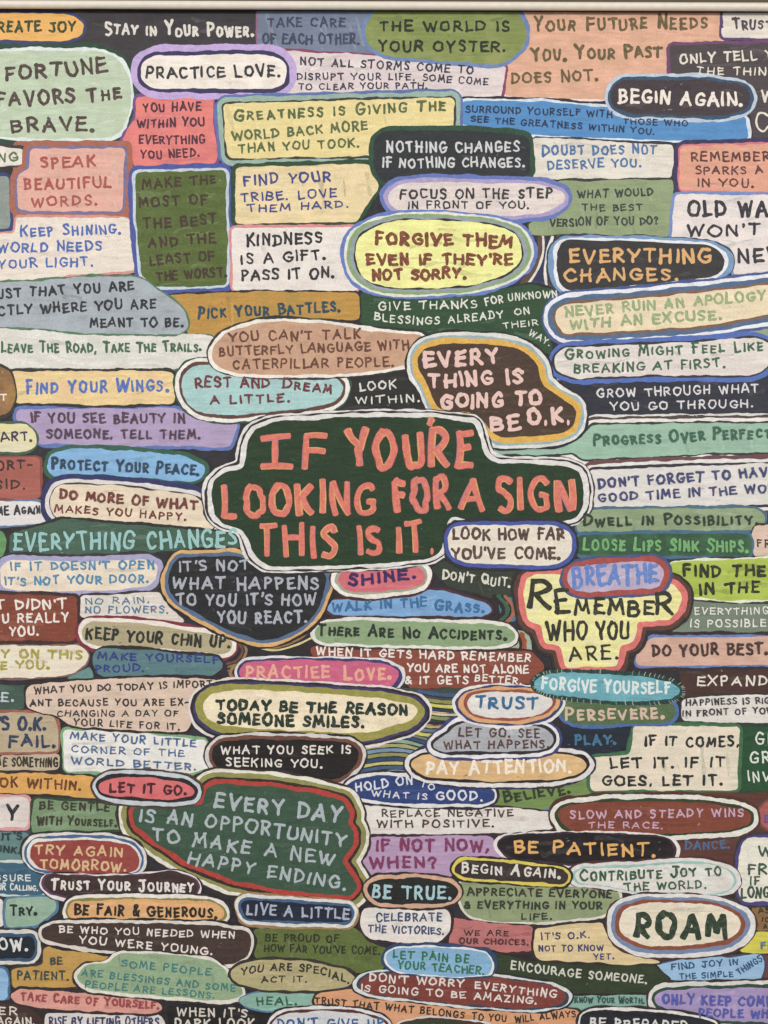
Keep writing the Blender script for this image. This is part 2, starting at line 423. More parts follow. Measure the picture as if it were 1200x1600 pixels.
# ------------------------------------------------------------------ one painted shape: fill, outline bands, lettering
LEVELS = []
LATER = []                              # lettering is brushed on last, over whatever band crosses it
KIND = {'oval': ('painted_oval', 30), 'box': ('painted_box', 7), 'cloud': ('painted_cloud', 16)}
CLIP = (X0, X1, Y0, Y1)
def panel(shape, colour, fill, pts, rings='', ink=None, text='', r=None, t=1.0, ratio=.8, ink2=None, fill2=None, halo=None, ds=None):
    name, rr = KIND[shape]
    rr = r if r is not None else rr
    p = np.array(pts, float).reshape(-1, 2)
    rnd = random.Random(fill + text[:20] + str(pts[0]))
    poly = fillet(p, rr)
    bands = []
    for tok in rings.split():
        w, c = tok.split('#'); bands.append((float(w), '#' + c))
    tot = sum(w for w, _ in bands)
    bb = (p[:, 0].min() - tot, p[:, 0].max() + tot, p[:, 1].min() - tot, p[:, 1].max() + tot)
    lev = 1
    for b, l in LEVELS:
        if b[0] < bb[1] and b[1] > bb[0] and b[2] < bb[3] and b[3] > bb[2]: lev = max(lev, l + 1)
    LEVELS.append((bb, lev))
    z = .10 + lev * .035
    res = 2.0
    xs = np.arange(max(bb[0] - 8, CLIP[0] - 6), min(bb[1] + 8, CLIP[1] + 6), res)
    ys = np.arange(max(bb[2] - 8, CLIP[2] - 6), min(bb[3] + 8, CLIP[3] + 6), res)
    gx, gy = np.meshgrid(xs, ys)
    D = sdf(poly, gx, gy)
    clip = np.maximum(np.maximum(CLIP[0] + 1 - gx, gx - CLIP[1] + 1), np.maximum(CLIP[2] + 1 - gy, gy - CLIP[3] + 1))
    gyy, gxx = np.gradient(D, res)
    tp, bt, lf, rt = ds or (1, 1, 1, 1)
    q = gxx ** 2 + gyy ** 2 + 1e-6
    fac = (np.where(gyy < 0, tp, bt) * gyy ** 2 + np.where(gxx < 0, lf, rt) * gxx ** 2) / q
    for _ in range(3):
        fac[1:-1, 1:-1] = (fac[1:-1, 1:-1] * 2 + fac[:-2, 1:-1] + fac[2:, 1:-1] + fac[1:-1, :-2] + fac[1:-1, 2:]) / 6
    grow = 1.6 if shape == 'oval' else .8
    def layer(off, zz, a1=.9):
        F = np.maximum(D - grow - off * fac + wob(gx, gy, rnd, a1), clip)
        F[0, :] = F[-1, :] = 5; F[:, 0] = F[:, -1] = 5
        vs, fs = [], []
        for q in contours(F, xs[0], ys[0], res):
            b = len(vs); vs += [P3(x, y, zz) for x, y in q]
            f = list(range(b, b + len(q)))
            ar = np.sum(q[:, 0] * np.roll(q[:, 1], -1) - np.roll(q[:, 0], -1) * q[:, 1])
            fs.append(f if ar < 0 else f[::-1])
        return vs, fs
    vs, fs = layer(0, z + .028)
    if not fs: return None
    words = ' '.join(s.split('~')[0] for s in text.split('\n') if s).upper().replace('|', 'I').split()
    S = Strokes(); n_marks = int(min(26, 3 + (D < -5).sum() * res * res / 900))
    ii, jj = np.nonzero(D < -3)
    if len(ii) and (text or len(ii) > 400):
        ang = rnd.uniform(-.12, .12) + (rnd.choice([0, 0, 0, 1.35]) if shape != 'oval' else 0)
        for _ in range(n_marks):
            q = rnd.randrange(len(ii)); x, y = xs[jj[q]], ys[ii[q]]
            a, ln, w = ang + rnd.gauss(0, .12), rnd.uniform(12, 60), rnd.uniform(1.4, 6.5)
            bow = rnd.gauss(0, 2)
            pt = [(x + math.cos(a) * ln * (k / 7 - .5), y + math.sin(a) * ln * (k / 7 - .5) + bow * (1 - (k / 3.5 - 1) ** 2)) for k in range(8)]
            okk = True
            for px_, py_ in pt:
                i_, j_ = int(round((py_ - ys[0]) / res)), int(round((px_ - xs[0]) / res))
                if not (0 <= i_ < D.shape[0] and 0 <= j_ < D.shape[1]) or D[i_, j_] > -w * .5 or clip[i_, j_] > -3: okk = False; break
            if okk: S.add(pt, w, z + .029, rnd, rnd.choice([1, 1, 2]), crest=.006, rough=.45)
        for _ in range(min(7, n_marks // 2)):          # nicks and flecks of an older coat
            q = rnd.randrange(len(ii)); x, y = xs[jj[q]] + rnd.uniform(-1, 1), ys[ii[q]] + rnd.uniform(-1, 1)
            if clip[ii[q], jj[q]] > -3: continue
            a, ln = rnd.gauss(0, .7), rnd.uniform(1.2, 6)
            S.add([(x + math.cos(a) * ln * (k - .5), y + math.sin(a) * ln * (k - .5)) for k in (0, .5, 1)], rnd.uniform(.5, 1.3), z + .03, rnd, 3, crest=.006, rough=.5)
    nb = len(vs)
    tint = [mixhex(fill, c, k) for c, k in (('#ffffff', rnd.uniform(.05, .12)), (rnd.choice(['#000000', '#3a2a1c', '#20304a']), rnd.uniform(.05, .12)))]
    tint.append(mixhex(fill, rnd.choice(['#e8e0d0', '#c8d0c0', '#2a2422']), .4))
    o = mesh_obj(name, vs + S.v, fs + [tuple(i + nb for i in f) for f in S.f], [paint(fill, fill2), paint(tint[0], fill, kind='ring'), paint(tint[1], fill, kind='ring'), paint(tint[2], fill, kind='ring')], [0] * len(fs) + S.m, base)
    lab = colour + {'oval': ' oval', 'box': ' box', 'cloud': ' curvy patch'}[shape]
    if words: lab += ' painted with ' + ' '.join(words[:9])
    else: lab += ' without lettering in the painting'
    o['label'] = lab
    if bands:
        V, F, MI, mats = [], [], [], []
        off = tot
        for k in range(len(bands) - 1, -1, -1):
            w, c = bands[k]
            vs, fs = layer(off, z + .028 - .0055 * (k + 1))
            b = len(V); V += vs; F += [[i + b for i in f] for f in fs]
            mats.append(paint(c, kind='ring')); MI += [len(mats) - 1] * len(fs)
            off -= w
        mesh_obj('outline', V, F, mats, MI, o)
    if ink:
        LATER.append((len(LEVELS), text, o, ink, ink2 or mixhex(ink, fill), halo, ratio, t, rnd))
    return o

def brush_lettering():
    for num, text, o, ink, ink2, halo, ratio, t, rnd in LATER:
        S = Strokes()
        for ln in text.split('\n'):
            if not ln.strip(): continue
            s, nums = ln.split('~'); n = [float(x) for x in nums.split(',')]
            h = n[4]; bb = (min(n[0], n[2]) - 3, max(n[0], n[2]) + 3, min(n[1], n[3]) - h, max(n[1], n[3]) + 3)
            lev = max(l for b, l in LEVELS if b[0] < bb[1] and b[1] > bb[0] and b[2] < bb[3] and b[3] > bb[2])
            letter_line(S, s, *n[:5], .10 + lev * .035 + .05, rnd, bend=n[5] if len(n) > 5 else 0, ratio=ratio, t=t * (n[6] if len(n) > 6 else 1) * (.9 if sum(lin(ink)) > 1.2 else 1), halo=halo)
        mats = [paint(ink, ink2, kind='text')]
        if halo: mats += [paint(halo[2], kind='text'), paint(halo[3], kind='text'), paint(halo[4], kind='text')]
        mesh_obj('lettering', S.v, S.f, mats, S.m, o, smooth=True)

def mixhex(a, b, k=.30):
    A = [int(a[i:i + 2], 16) for i in (1, 3, 5)]; B = [int(b[i:i + 2], 16) for i in (1, 3, 5)]
    return '#%02x%02x%02x' % tuple(int(x * (1 - k) + y * k) for x, y in zip(A, B))

def stripes(name, label, items, seed, parent=None):
    rnd = random.Random(seed); S = Strokes(); mats = []; idx = {}
    P = np.concatenate([np.array(i[2], float).reshape(-1, 2) for i in items])
    bb = (P[:, 0].min() - 4, P[:, 0].max() + 4, P[:, 1].min() - 4, P[:, 1].max() + 4)
    lev = 2 + max([l for b, l in LEVELS if b[0] < bb[1] and b[1] > bb[0] and b[2] < bb[3] and b[3] > bb[2]] or [0])
    LEVELS.append((bb, lev + 1))
    for c, w, pts in items:
        if c not in idx: idx[c] = len(mats); mats.append(paint(c, kind='ring'))
        q = spline(np.array(pts, float).reshape(-1, 2), 8)
        S.add(q, w, .10 + lev * .035 + .0006 * S.k, rnd, idx[c], crest=.02, rough=.14)
    o = mesh_obj(name, S.v, S.f, mats, S.m, parent or base); o['label'] = label
    return o

# ------------------------------------------------------------------ the sayings, back to front
# (all outlines and baselines are in the painting's own millimetre grid)
# --- top rows
panel('box', 'charcoal', '#3b373b', [-130,5, 404,5, 405,80, 330,82, 215,95, 210,225, -130,228], '', '#dbd4ca', 'Stay in Your Power.~163,55,397,58,24', ratio=.72, fill2='#433f45')
panel('oval', 'orange', '#e0a954', [-100,24, 110,22, 131,38, 128,54, 105,62, -100,63], '5#39406d', '#38472e', 'CREATE JOY~-19,52,119,51,19')
panel('cloud', 'pale green', '#b9c8ad', [-130,92, 20,80, 150,80, 185,92, 203,120, 203,170, 190,205, 175,214, 60,217, 10,213, -130,195], '5#d3d9d9 7#2c4937', '#4f3f3a', 'FORTUNE~8,127,168,115,25\nFAVORS The~-6,168,190,157,24\nBRAVE.~17,207,148,206,23', r=40, t=1.05)
panel('box', 'slate blue', '#727e95', [404,5, 580,5, 592,88, 404,77], '3#8f5a78', '#3e4559', 'TAKE CARE~417,43,540,43,16\nOF EACH OTHER.~409,70,562,70,18')
panel('box', 'peach', '#dca78b', [810,5, 1125,5, 1127,70, 1050,75, 1048,122, 960,124, 945,155, 787,150, 785,100, 815,85, 828,50], '3#d9c6c4 3#2d2a33', '#655839', 'Your Future Needs~833,50,1106,46,24\nYou. Your Past~830,97,1035,90,24\nDOES NOT.~798,132,935,126,19', ratio=.82)
panel('box', 'cream', '#dcd2c4', [1130,5, 1330,5, 1330,62, 1128,57], '4#55406a', '#4a434f', 'Trust~1143,47,1207,47,19\n.~1127,43,1130,43,16')
panel('box', 'dusky brown', '#494043', [1048,72, 1120,70, 1330,66, 1330,228, 1172,220, 1165,180, 1165,130, 1120,122, 1048,118], '5#6a3f66', '#dfd7c7', 'ONLY TELL YO~1062,101,1224,92,17\nTHE THINGS~1088,117,1228,119,13\nWE~1188,160,1226,160,22\nCH~1179,206,1230,205,30,0,.6', t=.95)
panel('box', 'pinkish white', '#d7cac8', [440,80, 560,86, 700,95, 792,103, 782,156, 440,156], '3#8a3a60', '#3a3846', 'NOT ALL STORMS COME TO~468,102,740,116,14\nDISRUPT YOUR LIFE.~463,125,648,126,12\nSOME COME~660,127,763,134,12\nTO CLEAR YOUR PATH.~466,141,668,139,11')
panel('oval', 'olive', '#7d8a47', [600,5, 800,5, 822,45, 818,75, 790,95, 760,100, 600,85, 575,70, 570,40], '6#6c83b2', '#293224', 'THE WORLD IS~592,50,797,50,18\nYOUR OYSTER.~590,82,790,82,19', t=1.05, fill2='#8f9658')
panel('box', 'coral red', '#d5726e', [212,152, 332,152, 338,254, 208,260, 205,228, 190,222, 212,185], '4#75488a', '#4e2b3a', 'YOU HAVE~223,176,315,174,15\nWITHIN YOU~214,201,320,198,15\nEVERYTHING~216,226,321,225,15\nYOU NEED.~219,249,312,246,15')
panel('oval', 'white', '#e3d8cc', [222,100, 240,88, 420,86, 445,98, 445,128, 430,138, 240,137, 222,125], '6#3c345f 10#b59ecd', '#33363c', 'PRACTICE LOVE.~228,124,438,120,20')
panel('box', 'blue', '#4985bc', [722,158, 850,160, 960,170, 1165,182, 1171,217, 1080,220, 850,212, 722,195], '4#cbd3de 3#332f3a', '#28324c', 'SURROUND YOURSELF WITH~727,176,957,184,12\nTHOSE WHO~973,194,1075,198,10\nSEE THE GREATNESS WITHIN YOU.~735,191,1023,211,11')
panel('oval', 'dark brown', '#40353a', [955,142, 970,127, 1100,126, 1160,135, 1173,150, 1166,170, 1130,180, 980,176, 957,165], '5#34506b 5#b8c3d3', '#e9ded2', 'BEGIN AGAIN.~965,162,1160,167,23', r=16, t=1.05)
panel('box', 'pale yellow', '#e2cf8f', [349,163, 709,153, 706,241, 356,247], '3#3a3a35 7#92ae9f 4#586aa0', '#56653e', 'Greatness is Giving The~366,190,698,173,20\nWORLD BACK MORE~363,221,575,204,16\nTHAN YOU TOOK.~372,240,562,230,16', ratio=.82)
panel('box', 'cream', '#d5cdc0', [833,216, 1052,226, 1050,278, 833,280], '3#35353c', '#466d9e', 'Doubt Does Not~847,243,1027,241,18\nDESERVE YOU.~855,266,1002,261,15', ratio=.9)
panel('box', 'peach', '#db9a82', [1064,229, 1330,222, 1330,304, 1062,296], '3#cf6f80 6#3a2f55', '#593634', 'REMEMBER~1079,253,1203,252,16\nSPARKS A~1086,273,1192,272,14\nIN YOU.~1089,292,1178,294,14')
panel('box', 'rusty brown', '#a05d48', [20,222, 206,222, 206,345, 20,345], '')
panel('box', 'off white', '#d9d3c7', [-130,225, 38,232, 37,256, -130,268], '4#3a3434', '#5a6c4a', 'NG~-4,253,29,253,15')
panel('box', 'grey green', '#8a958d', [-130,272, 14,276, 16,357, -130,365], '5#2f3f70')
panel('box', 'salmon', '#d5a292', [48,233, 195,233, 190,330, 28,328, 28,275, 46,265], '4#716890 8#a5604a', '#a54d47', 'SPEAK~62,265,151,261,20\nBEAUTIFUL~37,298,174,294,19\nWORDS.~48,323,153,322,17')
panel('box', 'cream', '#ded1c3', [-130,372, 25,365, 25,340, 200,342, 210,360, 213,422, 100,430, 90,439, -130,444], '4#c98a80', '#4665ab', 'Keep Shining.~31,371,190,366,19\nWORLD NEEDS~-4,396,160,392,17\nYOUR LIGHT.~-3,421,146,416,16', ratio=.85)
panel('box', 'olive green', '#56672f', [212,270, 352,267, 355,445, 240,448, 222,430, 218,390, 213,340], '4#b8c2ce 7#45529a', '#44332a', 'MAKE THe~222,297,338,288,17\nMOST OF~216,325,325,320,17\nTHE BEST~224,359,340,351,18\nAND THE~231,388,338,380,17\nLEAST OF~233,416,336,408,17\nTHE WORST.~245,440,355,433,16', t=1.05)
panel('box', 'pale tan', '#dbc796', [368,262, 575,256, 592,290, 572,320, 556,347, 368,349], '6#2f4a34', '#3b4180', 'FIND YOUR~380,292,518,284,18\nTRIBE. LOVE~375,317,527,308,15\nTHEM HARD.~386,333,545,325,13')
panel('box', 'off white', '#dbd1ca', [362,357, 560,355, 560,453, 365,454], '4#cf8585', '#2c2d30', 'KINDNESS~385,386,504,380,20\nIS A GIFT.~376,414,509,406,18\nPASS IT ON.~377,441,523,434,19')
panel('box', 'sage green', '#86966e', [870,284, 1052,281, 1045,370, 830,366, 825,350, 880,330], '3#33383a', '#353f3b', 'WHAT WOULD~902,311,1021,306,14\nTHE BEST~909,331,1004,330,12\nVERSION OF YOU DO?~859,355,1029,351,14')
panel('box', 'white', '#d7ceca', [1055,304, 1330,308, 1330,425, 1150,434, 1142,400, 1120,382, 1050,377], '5#6c83ba', '#302e37', 'OLD WAY~1074,339,1222,339,27\nWON\'T~1073,371,1189,369,21\nNEW~1152,411,1226,411,24', t=1.0)
panel('box', 'black', '#2e3135', [583,220, 600,205, 740,205, 826,212, 829,275, 640,278, 600,287, 585,265], '7#2b4937', '#cdcdcd', 'NOTHING CHANGES~603,239,812,238,18\nIF NOTHING CHANGES.~597,263,820,262,17', r=12, t=.95)
panel('oval', 'pinkish white', '#dbcec7', [605,305, 620,290, 660,285, 850,290, 880,302, 882,315, 860,330, 790,338, 640,332, 612,322], '6#a799c2 6#5c6eaf', '#343338', 'FOCUS ON THE STEP~625,312,864,310,17\nIN FRONT OF YOU.~637,327,827,327,13')
panel('box', 'dark navy', '#2f3050', [800,372, 880,372, 880,465, 790,465], '')
stripes('contour_lines', 'brown and white curved stripes between two ovals', [
 ('#5c463a', 11, [846,372, 843,398, 832,425, 812,450]), ('#d9d2cb', 4.5, [848,371, 848,395, 838,424, 820,450]),
 ('#d9d2cb', 5, [863,371, 855,397, 852,425, 854,450]), ('#5c463a', 8, [873,371, 861,400, 858,425, 862,450])], 3)
panel('box', 'green', '#2d4b31', [563,455, 640,462, 760,455, 830,445, 875,455, 862,480, 858,520, 862,555, 820,532, 760,524, 650,528, 563,505], '3#262a26', '#dadacd', 'GIVE THANKS~591,486,746,481,14\nFOR~758,478,787,473,14\nUNKNOWN~794,471,871,464,12\nBLESSINGS~584,500,687,507,13,3\nALREADY~700,506,787,497,13\nON~804,493,828,491,12\nTHEIR~786,514,841,509,10\nWAY.~825,523,858,541,11', t=.9)
panel('oval', 'yellow', '#e2de8b', [556,400, 562,370, 590,352, 640,344, 700,346, 770,352, 805,365, 815,390, 812,410, 790,428, 740,445, 640,450, 590,445, 565,430], '4#2f3230 7#8f9aa3 7#86a06c 6#dddccf 7#5d76b8', '#774230', 'FORGIVE THEM~585,383,802,389,22\nEVEN IF THEY\'RE~571,415,802,415,20\nNOT SORRY.~581,440,729,436,19', t=1.3, ink2='#b1683a', ds=(.5, .55, .8, .78))
panel('oval', 'black', '#323031', [872,390, 882,377, 1000,378, 1110,385, 1132,400, 1130,420, 1110,432, 900,455, 880,450, 872,430], '6#d9d8dc 7#6d91b6 3#3a3a48', '#dba767', 'EVERYTHING~888,412,1111,411,24\nCHANGES.~881,441,1060,439,21', r=18, t=1.05, ds=(.6, .7, 1, 1))
# --- second band
panel('box', 'mustard', '#b88935', [262,462, 400,456, 560,458, 562,498, 430,503, 330,532, 293,530, 291,500], '3#2d2b2c', '#2d4854', 'Pick Your Battles.~309,500,533,488,21', ratio=.82, fill2='#a5853c')
panel('box', 'off white', '#d7d3cb', [-130,508, 60,512, 200,520, 335,525, 330,560, 310,573, 270,577, -130,574], '2#5a6a55', '#3f6449', 'Leave The Road, Take The Trails.~1,552,316,550,19', ratio=.78)
panel('cloud', 'grey blue', '#9aa1a8', [-130,452, 90,437, 150,432, 220,434, 250,455, 285,480, 296,510, 280,522, 130,520, 60,512, -130,506], '3#4d7355', '#2c2e31', 'TRUST THAT YOU ARE~-34,470,211,454,17\nEXACTLY WHERE YOU ARE~-48,496,245,482,17\nMEANT TO BE.~140,512,287,511,16', t=1.05)
panel('box', 'sage', '#92a689', [1150,520, 1330,490, 1330,532, 1180,526], '')
panel('oval', 'cream', '#e2d2ae', [868,500, 870,485, 890,476, 1000,468, 1100,458, 1200,447, 1330,436, 1330,474, 1200,490, 1100,508, 980,516, 880,520], '4#7d5b45 7#4e6688 6#d8d8de 4#45548a', '#90a273', 'NEVER RUIN AN APOLOGY~883,497,1198,470,18\nWITH AN EXCUSE.~890,516,1128,500,18', r=16, t=1.15)
panel('box', 'lavender', '#a592b4', [28,640, 270,638, 310,650, 372,662, 360,698, 62,693, 50,670, 35,660, 25,655], '5#5b72b1', '#503a4a', 'IF YOU SEE BEAUTY IN~47,661,289,662,17\nSOMEONE, TELL THEM.~72,685,313,687,15')
panel('box', 'dark navy', '#2a2c37', [875,592, 1330,583, 1330,652, 1000,654, 935,660, 905,640, 880,610], '3#7d4a50 4#d8d3cf', '#d6d2d4', 'GROW THROUGH WHAT~932,622,1186,614,15\nYOU GO THROUGH.~953,642,1177,637,14', t=.95)
panel('oval', 'white', '#d8d0c8', [866,560, 880,545, 1000,540, 1100,535, 1180,528, 1205,540, 1203,570, 1180,585, 1000,585, 900,590, 870,580], '3#2f2f35 7#4d69b4', '#3a5f45', 'Growing Might Feel Like~883,562,1193,549,18\nBREAKING AT FIRST.~896,584,1133,575,16', r=16, ratio=.82)
panel('box', 'mint green', '#8fb09b', [926,664, 1330,660, 1330,704, 1100,708, 912,718, 895,708, 780,711, 770,706, 880,697, 912,682], '3#33333a 5#dad5d0 4#4a3d3a 3#cfcac5', '#36614c', 'Progress Over Perfect~927,697,1206,685,21', ratio=.78, r=5)
panel('box', 'yellow', '#e1c58a', [18,581, 265,580, 275,590, 272,630, 150,632, 25,629], '4#2f2c2c', '#4c6bb4', 'Find Your Wings.~40,617,264,612,23', ratio=.85, t=.95, fill2='#ddb98a')
panel('oval', 'brown', '#88603a', [-130,570, 0,572, 16,583, 24,618, 14,648, -130,655], '4#33302c', '#e8ddd1', 'ST~-14,627,11,627,12', r=14, fill2='#a37c3c')
panel('box', 'black', '#292929', [535,585, 640,572, 665,600, 690,650, 525,650], '', '#d6d3ca', 'LOOK~561,612,620,607,15\nWITHIN.~555,632,656,628,13')
panel('oval', 'aqua', '#9bbfbe', [285,590, 300,573, 340,570, 460,585, 520,590, 535,600, 532,620, 510,632, 400,645, 340,648, 305,640, 288,620], '5#5d3a35 6#dcd6cf 3#2f4a3a', '#6b3136', 'REST AND~304,607,422,607,18\nDream~440,607,519,617,19\nA LITTLE.~328,633,453,629,15', t=1.05)
panel('cloud', 'tan', '#bc9276', [330,545, 350,522, 400,505, 440,502, 520,508, 580,518, 665,525, 655,552, 645,570, 560,582, 460,586, 370,583, 335,570], '5#ddd5cb 3#33302f', '#664031', 'YOU CAN\'T TALK~357,535,565,530,17\nBUTTERFLY LANGUAGE WITH~342,558,640,546,16\nCATERPILLAR PEOPLE.~363,578,616,573,16')
panel('cloud', 'dark brown', '#493629', [653,562, 662,546, 700,537, 780,540, 820,550, 840,570, 845,600, 870,620, 897,635, 900,655, 890,672, 860,680, 780,683, 765,675, 758,655, 735,645, 685,638, 676,618, 665,595, 655,580], '9#daa83e 4#8ea8af 5#d9d8d3 3#2c2829', '#e2bcb3', 'EVERY~661,576,781,569,26\nTHING IS~669,606,818,600,24\nGOING TO~688,640,848,633,25\nBE~766,676,814,671,25\nO.K.~823,664,892,663,27', t=1.3, r=12)
# --- left of the centre
panel('oval', 'pale yellow', '#d7ceac', [-130,664, 40,664, 56,680, 54,698, 35,705, -130,705], '4#3f5a45', '#3a3142', 'ART.~1,690,51,690,15', fill2='#d9cf8e')
panel('box', 'brick red', '#a75b4e', [-130,712, 62,716, 62,778, -130,780], '3#7f403a', '#3c2d2b', 'ORT-~-7,736,52,734,17\nSID.~-9,764,40,764,16')
panel('box', 'white', '#dad6d2', [-130,786, 60,784, 72,790, 78,812, 60,818, -130,825], '3#5a799a', '#312f35', 'ME Again.~-6,806,69,803,16')
panel('box', 'bright green', '#5c9057', [-130,828, 5,829, 9,850, 2,876, -130,880], '3#2b302a')
panel('oval', 'sky blue', '#79a8d1', [74,730, 80,708, 110,702, 200,705, 290,714, 320,728, 318,742, 300,752, 230,745, 100,745, 78,740], '6#2f5a45', '#2c4155', 'Protect Your Peace.~80,733,313,743,20', ratio=.85)
panel('oval', 'cream', '#dfceb3', [80,780, 88,762, 110,757, 200,762, 310,776, 335,815, 330,828, 90,810, 80,795], '2#3a3535 6#d9d3d0 8#2f3560', '#6e352f', 'DO MORE OF WHAT~92,780,309,798,17\nMAKES YOU HAPPY.~85,800,291,814,13', t=1.15, r=16)
panel('box', 'dark green', '#3f5b4b', [15,835, 70,820, 95,812, 200,820, 330,830, 378,835, 383,850, 370,857, 250,862, 150,868, 15,866], '4#2b2a2a', '#91bfbd', 'EVERYTHING CHANGES~20,861,371,855,29', t=.9)
panel('oval', 'cream', '#dbccb8', [3,885, 15,876, 130,880, 225,874, 246,882, 244,897, 236,914, 170,920, 50,923, 2,918], '8#a19ec3 4#333033', '#4782a6', 'IF IT DOESN\'T OPEN~16,893,242,890,15\nIT\'S NOT YOUR DOOR.~6,916,233,911,15', r=12, t=1.1)
panel('box', 'white', '#d8cec5', [125,932, 250,925, 262,950, 290,972, 200,966, 125,964], '3#332c2e', '#48708f', 'NO RAIN,~133,945,233,942,11\nNO FLOWERS.~133,959,263,958,12', t=.95)
panel('box', 'rust red', '#823e2b', [-130,925, 120,932, 118,1001, -130,1001], '5#3a2826', '#e3dcd3', 'IT DIDN\'T~-14,953,104,952,17\nYOU REALLY~-28,974,108,973,16\nYOU.~14,994,61,993,16', t=1.05)
panel('oval', 'cream', '#dccfbc', [-130,1010, 60,1010, 125,1010, 138,1022, 135,1035, 115,1052, 60,1058, -130,1056], '3#7a5a55', '#a09639', 'Y ON THIS~1,1028,129,1031,15\nE YOU.~0,1047,77,1046,15', t=1.2)
panel('oval', 'khaki', '#a79b77', [128,985, 140,972, 230,976, 330,992, 362,1003, 360,1017, 345,1022, 250,1010, 150,1008, 132,1000], '6#ded5c9 4#7d2b3c', '#282c28', 'KEEP YOUR CHIN UP.~133,999,360,1014,20')
panel('box', 'dark teal green', '#5f8a86', [104,1060, 142,1042, 146,1062, 120,1066], '')
panel('oval', 'teal', '#52767b', [148,1020, 165,1013, 240,1018, 340,1028, 348,1040, 335,1053, 250,1052, 210,1058, 155,1056, 145,1040], '4#2b2626', '#2f3b7e', 'MAKE YOURSELF~152,1031,342,1037,13\nPROUD.~148,1051,226,1050,13', r=12, t=1.1)
panel('box', 'dark green', '#3e564a', [-130,1066, 50,1071, 38,1085, 36,1108, -130,1110], '', '#b7c1c9', 'E.~1,1096,22,1096,17')
panel('box', 'khaki', '#b6a689', [-130,1181, 92,1179, 92,1203, -130,1204], '', '#352f2b', 'TE SOMETHING~-4,1197,91,1200,16', t=.9)
panel('box', 'khaki', '#b19e7f', [-130,1114, 60,1114, 85,1119, 90,1135, 90,1174, -130,1177], '4#9a5a4c', '#303d57', '\'S O.K.~-4,1141,73,1142,23\nFAIL.~13,1169,88,1168,21')
panel('box', 'white', '#d9d6cf', [100,1140, 200,1145, 322,1157, 320,1172, 332,1195, 300,1208, 102,1204], '4#79a576 3#33302f', '#40608b', 'MAKE YOUR LITTLE~110,1155,306,1168,13\nCORNER OF THE~111,1176,288,1183,12\nWORLD BETTER.~111,1194,307,1204,12')
panel('cloud', 'pale tan', '#cfb7a2', [42,1072, 60,1068, 100,1066, 170,1061, 240,1060, 330,1060, 350,1068, 345,1076, 320,1082, 303,1095, 300,1130, 290,1143, 200,1140, 110,1134, 92,1118, 60,1110, 42,1105], '4#2f2828', '#353031', 'WHAT YOU DO TODAY IS IMPORT-~53,1085,341,1073,12\nANT BECAUSE YOU ARE EX-~46,1104,296,1103,12\nCHANGING A DAY OF~89,1120,279,1120,11\nYOUR LIFE FOR IT.~114,1134,281,1141,12', r=10)
panel('box', 'orange', '#da9f4b', [-130,1208, 60,1209, 146,1213, 160,1248, 60,1239, -130,1237], '3#332e2c', '#663b25', 'LOOK WITHIN.~-32,1228,127,1236,17')
panel('box', 'pinkish white', '#d9ccc7', [-130,1243, 45,1247, 42,1293, -130,1290], '4#cf9090', '#2a2e34', 'Y~10,1284,27,1284,28')
panel('box', 'teal', '#5c7e7c', [-130,1300, 46,1300, 40,1344, -130,1342], '3#3f4a52', '#303a3d', 'IT\'S~2,1314,35,1313,14\nINK.~-1,1331,32,1334,12')
panel('box', 'dark blue', '#335b73', [-130,1350, 45,1348, 74,1370, 68,1397, -130,1396], '3#c9cecd', '#d7d8d4', 'SSURE~-7,1377,48,1377,11\nUR Calling.~-4,1391,60,1392,12')
panel('box', 'sage green', '#748f69', [53,1249, 120,1253, 188,1260, 186,1275, 195,1295, 120,1300, 50,1301], '4#33432f', '#3c372d', 'BE GENTLE~61,1265,172,1268,14\nWITH Yourself.~57,1289,183,1292,15', ratio=.8)
panel('box', 'off white', '#d7d2cb', [-130,1404, 4,1405, 6,1448, -130,1448], '5#3a3633')
panel('box', 'mint green', '#89a790', [9,1405, 85,1402, 88,1420, 60,1445, 10,1450], '4#4a728f', '#242c2a', 'Try.~15,1431,58,1430,17', ratio=.85, t=1.15)
panel('box', 'navy', '#1b232f', [-130,1463, 52,1464, 54,1485, 48,1496, -130,1496], '5#3a5670 5#d5d0ca 3#33302f', '#dad8d4', 'OW.~-3,1486,44,1486,20')
panel('box', 'sky blue', '#85add0', [-130,1514, 8,1514, 12,1530, 10,1562, -130,1564], '4#44668a')
panel('box', 'mustard', '#b78e44', [70,1480, 100,1482, 185,1497, 165,1512, 128,1522, 122,1542, 20,1542, 18,1515, 68,1507], '3#3a3430', '#3b4745', 'BE~78,1508,98,1508,13\nPATIENT.~26,1531,108,1532,15', fill2='#c39a3e')
panel('oval', 'brown', '#44302b', [-130,1567, 20,1569, 50,1580, 65,1592, 66,1680, -130,1680], '4#2b2422', '#d6cdc3', 'ER~-3,1586,27,1586,13\nAGAIN.~-5,1601,55,1602,13', r=14)
panel('box', 'white', '#d4ceca', [70,1583, 250,1586, 258,1600, 258,1680, 70,1680], '3#2f2a2c', '#3a3e66', 'RISE BY LIFTING OTHERS~76,1603,249,1604,15')
panel('box', 'black', '#252323', [262,1570, 390,1565, 422,1580, 422,1680, 265,1680], '', '#d0c8bd', 'WHEN IT\'S~275,1588,387,1590,15\nDARK LOOK~272,1607,398,1608,16')
